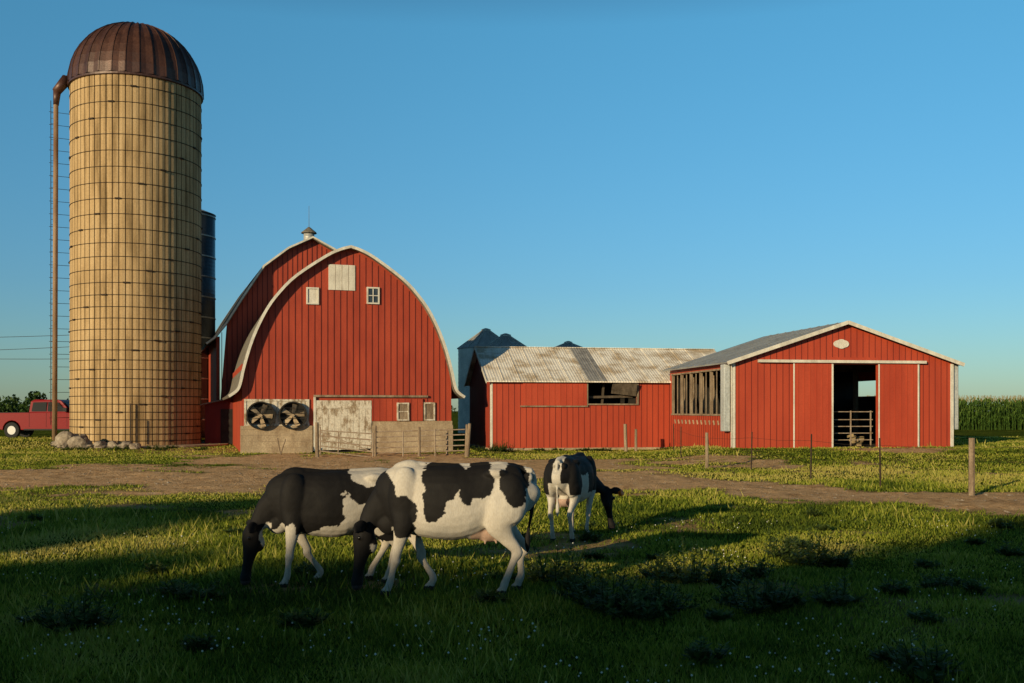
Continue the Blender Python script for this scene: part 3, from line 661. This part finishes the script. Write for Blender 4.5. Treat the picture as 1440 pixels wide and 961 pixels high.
# ------------------------------------------------------------------ fences
F1=empty('wire_fence'); mb=MB(); 
posts=[(10.85,23.5,1.36,.075),(9.7,26.2,1.3,.025),(8.67,28.9,1.3,.025),(8.0,33.3,1.3,.025),(6.68,34.1,1.25,.06),(6.6,38.9,1.25,.025),(7.0,43,1.2,.025)]
tp=MB()
for x,y,h,r in posts:
    z=gzf(x,y); l=random.uniform(-.03,.03)
    (mb if r>.05 else tp).cyl((x,y,z-.2),(x+l,y,z+h),r,r*.92,9 if r>.05 else 5)
tp.build('steel_posts',rust,F1); mb.build('wood_posts',wood,F1)
mb=MB()
for a,b_ in zip(posts[:-1],posts[1:]):
    for f in (.45,.85):
        p0=Vector((a[0],a[1],gzf(a[0],a[1])+a[2]*f)); p1=Vector((b_[0],b_[1],gzf(b_[0],b_[1])+b_[2]*f)); mid=(p0+p1)/2-Vector((0,0,.04))
        mb.cyl(p0,mid,.004,.004,4,False); mb.cyl(mid,p1,.004,.004,4,False)
a=posts[0]
for f in (.45,.85): mb.cyl((a[0],a[1],a[2]*f),(a[0]+6,a[1]-6,a[2]*f),.004,.004,4,False)
mb.build('wires',rust,F1)
def post(x,y,h,r,lx=0): 
    mb=MB(); z=gzf(x,y); mb.cyl((x,y,z-.3),(x+lx,y,z+h),r,r*.9,10); mb.build('fence_post',wood)
post(5.55,48.4,1.35,.09,-.05); post(6.05,48.6,1.1,.07); post(-1.95,43.2,1.45,.08,.12); post(-2.9,44.5,1.1,.06)
G=empty('livestock_gate',(-8.35,43.2,0),R(4))
mb=MB()
for z0,z1 in ((1.15,1.25),(.92,.98),(.70,.72),(.48,.46),(.26,.22)):
    mb.cyl((0,0,z0),(2.3,0,z1-.25),.028,.028,7); 
for z in (.25,.48,.72,.95,1.18): mb.cyl((2.4,0.1,z-.1),(6.3,.3,z),.028,.028,7)
mb.cyl((.03,0,.1),(.03,0,1.3),.03,.03,7); mb.cyl((.8,0,.15),(.8,0,1.1),.025,.025,7); mb.cyl((2.3,0,0),(2.3,0,1.05),.03,.03,7)
mb.cyl((3.6,.15,.0),(3.6,.15,1.1),.03,.03,7); mb.cyl((5.0,.2,0),(5.0,.2,1.2),.03,.03,7); mb.cyl((0,0,1.1),(2.3,0,.2),.022,.022,6)
mb.build('rails',pipe,G)
mb=MB(); mb.cyl((-.1,0,-.3),(-.12,0,1.5),.09,.08,9); mb.cyl((2.4,.05,-.3),(2.4,.05,1.35),.06,.05,9); mb.cyl((4.3,.2,-.3),(4.3,.2,1.3),.07,.06,9); mb.cyl((6.35,.3,-.3),(6.4,.3,1.4),.07,.06,9); mb.build('posts',wood,G)
mb=MB(); mb.cyl((-10.6,45.6,0),(-10.75,45.6,.75),.03,.03,6); mb.cyl((-10.6,45.6,.0),(-10.4,45.7,.7),.03,.03,6); mb.build('wood_stakes',wood)
# ------------------------------------------------------------------ power line
PL=empty('power_line'); mb=MB()
for x,y,h in((-28.5,75,8.2),(-62,80,8.4)): mb.cyl((x,y,-.3),(x,y,h),.14,.1,10); mb.box(x-.7,x+.7,y-.05,y+.05,h-.4,h-.28)
mb.build('poles',wood,PL); mb=MB()
for za,zb,off in((7.9,7.5,-.5),(7.1,6.2,0),(6.0,6.3,.5)):
    p0=Vector((-28.5+off,75,za)); p1=Vector((-62+off,80,zb+.6)); pr=p0
    for i in range(1,13):
        f=i/12; p=p0.lerp(p1,f)-Vector((0,0,1.4*f*(1-f))); mb.cyl(pr,p,.018,.018,4,False); pr=p
mb.build('wires',rust,PL)
# ------------------------------------------------------------------ corn field + distant shrubs
corn_mat=leafmat('corn_mat',[(0,(.03,.06,.012)),(.5,(.08,.15,.025)),(.85,(.14,.20,.04)),(1,(.34,.27,.12))],.3)
P=[];TT=[]
rows=[84+.76*i for i in range(7)]
for ri,y in enumerate(rows):
    for x in np.arange(17,78,.24 if ri<4 else .35):
        xx_=x+random.uniform(-.06,.06); z0=gzf(xx_,y); Hh=random.uniform(2.35,2.75); p=Vector((xx_,y+random.uniform(-.06,.06),z0)); s=Vector((.02,0,0))
        P+=[p-s,p+s,p+s*.6+Vector((0,0,Hh)),p-s*.6+Vector((0,0,Hh))]; TT.append(.45)
        for j in range(8):
            f=random.uniform(.12,.95); g=random.uniform(0,6.28); l=random.uniform(.45,.8)*(1.15-f*.4); d=Vector((math.cos(g),math.sin(g),0)); q0=p+Vector((0,0,Hh*f)); wv=Vector((-d.y,d.x,0))*.05
            q1=q0+d*l*.5+Vector((0,0,.22)); q2=q0+d*l+Vector((0,0,-.15))
            P+=[q0-wv,q0+wv,q1+wv,q1-wv, q1-wv,q1+wv,q2+wv*.1,q2-wv*.1]; t=min(.85,max(0,random.gauss(.35+.3*f,.15))); TT+=[t,t]
        for j in range(3):
            q0=p+Vector((0,0,Hh-.05)); q1=q0+Vector((random.uniform(-.12,.12),random.uniform(-.1,.1),.3)); P+=[q0-s*.6,q0+s*.6,q1+s*.5,q1-s*.5]; TT.append(1)
soup('corn_field',np.array([tuple(v) for v in P]),4,corn_mat,np.array(TT))
mb=MB(); gx=np.arange(17,400,3.0); 
cv=[];cf=[]
gy=[89]+list(np.linspace(95,600,30))
for y in gy:
    for x in gx: cv.append((x,y,2.45+random.uniform(-.2,.25)))
for j in range(len(gy)-1):
    for i in range(len(gx)-1):
        a=j*len(gx)+i; cf.append((a,a+1,a+len(gx)+1,a+len(gx)))
mb.v=cv; mb.f=cf; mb.build('corn_canopy',pmat('corn_far',(.03,.06,.015),(.08,.13,.03),1.5,.9,bump=.8,bscale=4))
cs=[];rs=[]
for i in range(60):
    x=random.uniform(-85,-44.5); cs.append((x,random.uniform(92,100),random.uniform(.8,2.6+1.0*min(1,(-44-x)/3)))); rs.append(random.uniform(.9,1.5))
for i in range(260):
    x=random.uniform(-700,700); cs.append((x,random.uniform(620,680),random.uniform(1.5,5))); rs.append(random.uniform(4,7))
V,Tn=leafcloud(cs[:60],rs[:60],[260]*60,.22); soup('distant_shrubs',V,4,leaf_mat,Tn)
V,Tn=leafcloud(cs[60:],rs[60:],[60]*260,1.4); soup('distant_trees',V,4,leaf_mat,Tn)
# ------------------------------------------------------------------ cows
cow_mat,nt,b=new_mat('cow_hide'); L=nt.links
at=N(nt,'ShaderNodeAttribute'); at.attribute_name='hide'
nn=N(nt,'ShaderNodeTexNoise'); nn.inputs['Scale'].default_value=90; nn.inputs['Detail'].default_value=4; tc=N(nt,'ShaderNodeTexCoord'); 
mp=N(nt,'ShaderNodeMapping'); mp.inputs['Scale'].default_value=(1,1,.3); L.new(tc.outputs['Object'],mp.inputs[0]); L.new(mp.outputs[0],nn.inputs[0])
rr_=ramp(nt,[(.3,(.8,.78,.76)),(.7,(1.06,1.06,1.06))]); L.new(nn.outputs['Fac'],rr_.inputs[0])
mx=N(nt,'ShaderNodeMix',data_type='RGBA',blend_type='MULTIPLY'); mx.inputs['Factor'].default_value=.8; L.new(at.outputs['Color'],mx.inputs['A']); L.new(rr_.outputs[0],mx.inputs['B'])
L.new(mx.outputs['Result'],b.inputs['Base Color']); b.inputs['Roughness'].default_value=.7; b.inputs['Specular IOR Level'].default_value=.15
bp=N(nt,'ShaderNodeBump'); bp.inputs['Strength'].default_value=.35; bp.inputs['Distance'].default_value=.006; L.new(nn.outputs['Fac'],bp.inputs['Height']); L.new(bp.outputs[0],b.inputs['Normal'])
eyem,_,b=new_mat('cow_eye'); b.inputs['Base Color'].default_value=(.01,.008,.006,1); b.inputs['Roughness'].default_value=.08
tagm,_,b=new_mat('ear_tag'); b.inputs['Base Color'].default_value=(.9,.18,.02,1); b.inputs['Roughness'].default_value=.4
def tube(mb,ctrl,n=18,k=4,sup=2.0):
    C_=catm(ctrl,k); i0=len(mb.v); m_=len(C_)
    for i,c_ in enumerate(C_):
        p=Vector(c_[:3]); t=(Vector(C_[min(m_-1,i+1)][:3])-Vector(C_[max(0,i-1)][:3])).normalized()
        s=Vector((0,1,0)); s=(s-t*s.dot(t))
        if s.length<.05: s=Vector((1,0,0))
        s.normalize(); u=t.cross(s)
        for q in range(n):
            a=2*math.pi*q/n; ca,sa=math.cos(a),math.sin(a)
            ca=math.copysign(abs(ca)**(2/sup),ca); sa=math.copysign(abs(sa)**(2/sup),sa)
            mb.v.append(tuple(p+s*ca*c_[3]+u*sa*c_[4]))
    for i in range(m_-1):
        for q in range(n):
            j=(q+1)%n; mb.f.append((i0+i*n+q,i0+i*n+j,i0+(i+1)*n+j,i0+(i+1)*n+q))
    mb.f.append(tuple(range(i0+n-1,i0-1,-1))); mb.f.append(tuple(range(i0+(m_-1)*n,i0+m_*n)))
def ell(mb,c_,r_,n=14,rot=None):
    i0=len(mb.v); M=rot or Matrix.Identity(3)
    for i in range(1,n):
        t=math.pi*i/n
        for q in range(n*2):
            a=math.pi*q/n; v=M@Vector((r_[0]*math.sin(t)*math.cos(a),r_[1]*math.sin(t)*math.sin(a),r_[2]*math.cos(t))); mb.v.append(tuple(Vector(c_)+v))
    m_=n*2
    for i in range(n-2):
        for q in range(m_): j=(q+1)%m_; mb.f.append((i0+i*m_+q,i0+(i+1)*m_+q,i0+(i+1)*m_+j,i0+i*m_+j))
    mb.f.append(tuple(range(i0,i0+m_))); mb.f.append(tuple(range(i0+(n-1)*m_-1,i0+(n-2)*m_-1,-1)))
def cow(loc,yaw,scale,feet,black,turn=0.0,tag=False,seed=0,headx=0,tailblack=False):
    fl,fr,hl,hr=feet; mb=MB()
    tube(mb,[(-.84,0,1.20,.09,.10),(-.80,0,1.16,.17,.20),(-.70,0,1.13,.235,.27),(-.55,0,1.10,.27,.31),(-.34,0,1.05,.28,.345),(-.05,0,.985,.325,.405),(.20,0,.985,.325,.40),(.42,0,1.01,.27,.38),(.58,0,1.04,.22,.355),(.72,0,1.04,.17,.29),(.82,0,1.02,.10,.17)],24,4,2.25)
    for s in(-1,1):
        ell(mb,(-.45,s*.205,1.305),(.13,.065,.055)); ell(mb,(-.79,s*.09,1.255),(.06,.05,.06)); ell(mb,(.52,s*.16,1.05),(.18,.12,.33)); ell(mb,(-.58,s*.18,1.02),(.21,.13,.30))
    ell(mb,(.50,0,1.34),(.18,.09,.10)); ell(mb,(.70,0,.77),(.15,.10,.14)); tube(mb,[(-.84,0,1.31,.05,.04),(-.5,0,1.375,.05,.05),(0,0,1.355,.045,.05),(.4,0,1.38,.05,.05)],10,3)
    ty=turn; hx=headx
    tube(mb,[(.45,0,1.12,.17,.27),(.62,ty*.05,1.06,.15,.26),(.77,ty*.2,.95,.11,.195),(.89,ty*.45,.83,.08,.135),(.97+hx*.5,ty*.7,.72,.068,.09)],16,4)
    H_=[(.955,.79,.055,.045),(.98,.745,.092,.08),(1.0,.65,.112,.118),(1.01,.55,.102,.120),(1.03,.44,.075,.092),(1.055,.32,.055,.066),(1.075,.20,.053,.060),(1.085,.125,.072,.068),(1.085,.06,.064,.056),(1.08,.03,.035,.03)]
    nH=len(H_)
    tube(mb,[(x+hx*(.5+.5*i/nH),ty*(.7+.3*i/nH),z,a,b_) for i,(x,z,a,b_) in enumerate(H_)],16,4)
    ell(mb,(.935+hx*.8,ty*.82,.53),(.075,.06,.11))
    for s in(-1,1):
        cx_,cy_,cz_=.97+hx*.6,ty*.72+s*.09,.725
        tube(mb,[(cx_,cy_-s*.02,cz_,.02,.02),(cx_+.02,cy_+s*.05,cz_+.015,.035,.06),(cx_+.045,cy_+s*.12,cz_+.01,.03,.075),(cx_+.07,cy_+s*.19,cz_-.015,.02,.05),(cx_+.085,cy_+s*.24,cz_-.03,.01,.015)],10,3)
        ell(mb,(1.03+hx*.85,ty*.82+s*.09,.605),(.035,.03,.03),8)
    def foreleg(s,fx):
        kx=.52+(fx-.52)*.55
        tube(mb,[(.54,s*.17,.98,.09,.15),(.53,s*.185,.80,.085,.125),(.53+(fx-.52)*.2,s*.18,.64,.062,.082),(kx,s*.16,.42,.045,.050),(kx+.005,s*.16,.37,.049,.055),(kx+(fx-kx)*.4,s*.155,.28,.031,.036),(fx-.015,s*.15,.14,.035,.042),(fx+.01,s*.15,.075,.035,.042),(fx+.03,s*.15,.03,.052,.062),(fx+.035,s*.15,.0,.056,.068)],14,4)
    def hindleg(s,fx):
        hx_=-.70+(fx+.60)*.5
        tube(mb,[(-.56,s*.17,1.12,.12,.22),(-.53,s*.20,.93,.125,.235),(-.50+(fx+.6)*.15,s*.20,.77,.092,.17),(-.58+(fx+.6)*.3,s*.18,.62,.058,.095),(hx_+.01,s*.16,.50,.041,.060),(hx_-.005,s*.155,.45,.043,.063),(hx_+.035,s*.15,.36,.034,.042),(fx-.02,s*.15,.17,.034,.041),(fx,s*.15,.12,.041,.047),(fx+.015,s*.15,.07,.037,.042),(fx+.035,s*.15,.03,.054,.062),(fx+.04,s*.15,0,.058,.068)],14,4)
    foreleg(1,fl); foreleg(-1,fr); hindleg(1,hl); hindleg(-1,hr)
    ell(mb,(-.38,0,.67),(.17,.13,.12)); ell(mb,(-.20,0,.67),(.2,.14,.09))
    for sx in(-.45,-.33):
        for s in(-1,1): tube(mb,[(sx,s*.07,.60,.018,.018),(sx,s*.075,.535,.012,.012)],8,2)
    tube(mb,[(-.80,0,1.34,.03,.03),(-.86,0,1.27,.024,.024),(-.865,0,1.1,.02,.02),(-.835,.005,.88,.018,.018),(-.80,.01,.70,.018,.018),(-.79,.01,.60,.034,.034),(-.79,.01,.50,.03,.03),(-.79,.01,.43,.01,.01)],10,3)
    o=mb.build('cow',cow_mat)
    md=o.modifiers.new('r','REMESH'); md.mode='VOXEL'; md.voxel_size=.0125; md.use_smooth_shade=True
    sm=o.modifiers.new('s','SMOOTH'); sm.factor=.5; sm.iterations=7
    dg=bpy.context.evaluated_depsgraph_get(); me=bpy.data.meshes.new_from_object(o.evaluated_get(dg)); o.modifiers.clear(); o.data=me
    if not me.materials: me.materials.append(cow_mat)
    me.materials[0]=cow_mat
    cols=[]
    sv=Vector((seed*7.3,seed*3.1,0))
    for v in me.vertices:
        p=v.co; q=p*3.2+sv
        jit=mn.noise(p*28+sv)*.02
        wx=mn.noise(q)*.11+mn.noise(p*9+sv)*.045+jit; wz=mn.noise(q+Vector((31,0,0)))*.11+mn.noise(p*9+sv+Vector((9,9,9)))*.045+jit
        istail=p.x<-.76 and abs(p.y)<.045 and p.z<1.15
        if (istail and tailblack) or (not istail and black(p.x+wx,p.y,p.z+wz,p)): cl=(.012,.011,.011)
        else:
            cl=(.52,.485,.43)
            if p.z<.66:
                f=.5+.5*mn.noise(p*5+sv); g=min(1,(.66-p.z)/.5)*(.2+.4*f); cl=tuple(a*(1-g)+b_*g for a,b_ in zip(cl,(.34,.25,.17)))
            g=max(0,mn.noise(p*4+sv*2))*.4; cl=tuple(a*(1-g)+b_*g for a,b_ in zip(cl,(.38,.32,.25)))
        if p.z<.70 and abs(p.y)<.15 and p.z>.50 and abs(p.x+.38)<.2: cl=(.42,.29,.23)
        if p.x>.85 and p.z<.085: cl=(.07,.05,.05)
        if p.z<.055 and p.x<.85: cl=(.035,.028,.02)
        cols+=[cl[0],cl[1],cl[2],1]
    a=me.color_attributes.new('hide','FLOAT_COLOR','POINT'); a.data.foreach_set('color',cols)
    co=np.empty(len(me.vertices)*3); me.vertices.foreach_get('co',co)
    no=np.array([tuple(v.normal) for v in me.vertices]); co=co.reshape(-1,3)
    dv=np.array([mn.noise(Vector(c_)*6+sv)*.008+mn.noise(Vector(c_)*17+sv)*.0025 for c_ in co]); dv*=np.clip((co[:,2]-.3)/.4,0,1)
    me.vertices.foreach_set('co',(co+no*dv[:,None]).ravel()); me.update()
    o.location=(loc[0],loc[1],gzf(*loc)+.0); o.rotation_euler[2]=yaw; o.scale=(scale,)*3
    mb=MB()
    for s in(-1,1): ell(mb,(1.045+hx*.85,ty*.82+s*.105,.605),(.022,.018,.022),8)
    mb.build('eyes',eyem,o,True)
    if tag:
        mb=MB()
        for s in(-1,1): mb.obox((1.0+hx*.6,ty*.72+s*.27,.735),(.985+hx*.6,ty*.72+s*.30,.655),.07,.07)
        mb.build('ear_tags',tagm,o,bevel=.004)
    return o
def E_(x,z,cx,cz,rx,rz): return ((x-cx)/rx)**2+((z-cz)/rz)**2<1
def blackA(x,y,z,p):
    if p.z<.45 and p.x<.8: return False
    if x>.86 or (x>.68 and z<1.12 and z>.5): return True
    return any(E_(x,z,*e) for e in[(-.66,1.19,.19,.25),(.12,1.22,.24,.25),(.20,.98,.17,.2),(-.24,1.26,.15,.20),(-.20,1.10,.06,.13),(.60,.88,.17,.22),(.72,1.12,.16,.24),(.52,.70,.1,.1)])
def blackB(x,y,z,p):
    if p.z<.52 and p.x<.78: return False
    if any(E_(x,z,*e) for e in[(-.36,.80,.30,.24),(-.10,.66,.35,.14),(-.50,1.36,.36,.15),(.64,.60,.14,.20),(-.12,.95,.15,.14),(.50,.50,.15,.14),(.83,.66,.06,.20),(.28,.62,.2,.07)]): return False
    return True
def blackC(x,y,z,p):
    if p.x>.75: return True
    if p.z<.78: return False
    if abs(p.y)<.07 and p.x<-.55: return False
    if abs(p.y)<.17 and p.x<-.45 and p.z<.98: return False
    if abs(p.y-.08)<.09 and -.45<x<-.1 and p.z>1.2: return False
    if abs(y)>.22 and x<-.1 and x>-.4: return z>1.1
    return True
cow((-.62,10.8),R(180),1.0,(.70,.26,-.54,-.70),blackA,seed=1,tailblack=True,headx=-.03)
cow((-2.05,11.65),R(196),.95,(.62,.20,-.62,-.45),blackB,seed=2,headx=.0,tailblack=True)
cow((.95,15.75),R(70),.93,(.52,.40,-.62,-.52),blackC,turn=-.45,tag=True,seed=3,headx=.0)
# ------------------------------------------------------------------ light, sky, camera
D_=Vector((math.sin(R(AZ))*math.cos(R(EL)),math.cos(R(AZ))*math.cos(R(EL)),-math.sin(R(EL))))
sl_=bpy.data.lights.new('sun','SUN'); sl_.energy=5.0; sl_.angle=R(.5); sl_.color=(1,.79,.47)
so=bpy.data.objects.new('sun',sl_); so.rotation_euler=D_.to_track_quat('-Z','Y').to_euler(); S.collection.objects.link(so)
Wd=bpy.data.worlds.new('World'); S.world=Wd; Wd.use_nodes=True; nt=Wd.node_tree; bg=nt.nodes['Background']
sk=nt.nodes.new('ShaderNodeTexSky'); sk.sky_type='NISHITA'; sk.sun_disc=False; sk.sun_elevation=R(EL); sk.sun_rotation=R(180+AZ); sk.air_density=1.0; sk.dust_density=.3; sk.ozone_density=2.0
tc=nt.nodes.new('ShaderNodeTexCoord'); sp=nt.nodes.new('ShaderNodeSeparateXYZ'); nt.links.new(tc.outputs['Generated'],sp.inputs[0])
rp=ramp(nt,[(0,(.29,.40,.51)),(.12,(.28,.48,.61)),(.36,(.33,.74,.82)),(.50,(.15,.22,.25))]); nt.links.new(sp.outputs['Z'],rp.inputs[0])
mx=N(nt,'ShaderNodeMix',data_type='RGBA',blend_type='MULTIPLY'); mx.inputs['Factor'].default_value=1
nt.links.new(sk.outputs[0],mx.inputs['A']); nt.links.new(rp.outputs[0],mx.inputs['B'])
sc=nt.nodes.new('ShaderNodeVectorMath'); sc.operation='SCALE'; sc.inputs['Scale'].default_value=2.0; nt.links.new(mx.outputs['Result'],sc.inputs[0])
nt.links.new(sc.outputs[0],bg.inputs[0]); bg.inputs[1].default_value=.095
cam=bpy.data.cameras.new('camera'); cam.lens=35; cam.sensor_width=36; cam.shift_y=(578-480.5)/1440; cam.clip_end=6000; cam.clip_start=.1
co=bpy.data.objects.new('camera',cam); co.location=(0,0,2.0); co.rotation_euler=(R(90),0,0); S.collection.objects.link(co); S.camera=co
S.view_settings.view_transform='Standard'; S.view_settings.look='None'; S.view_settings.exposure=0
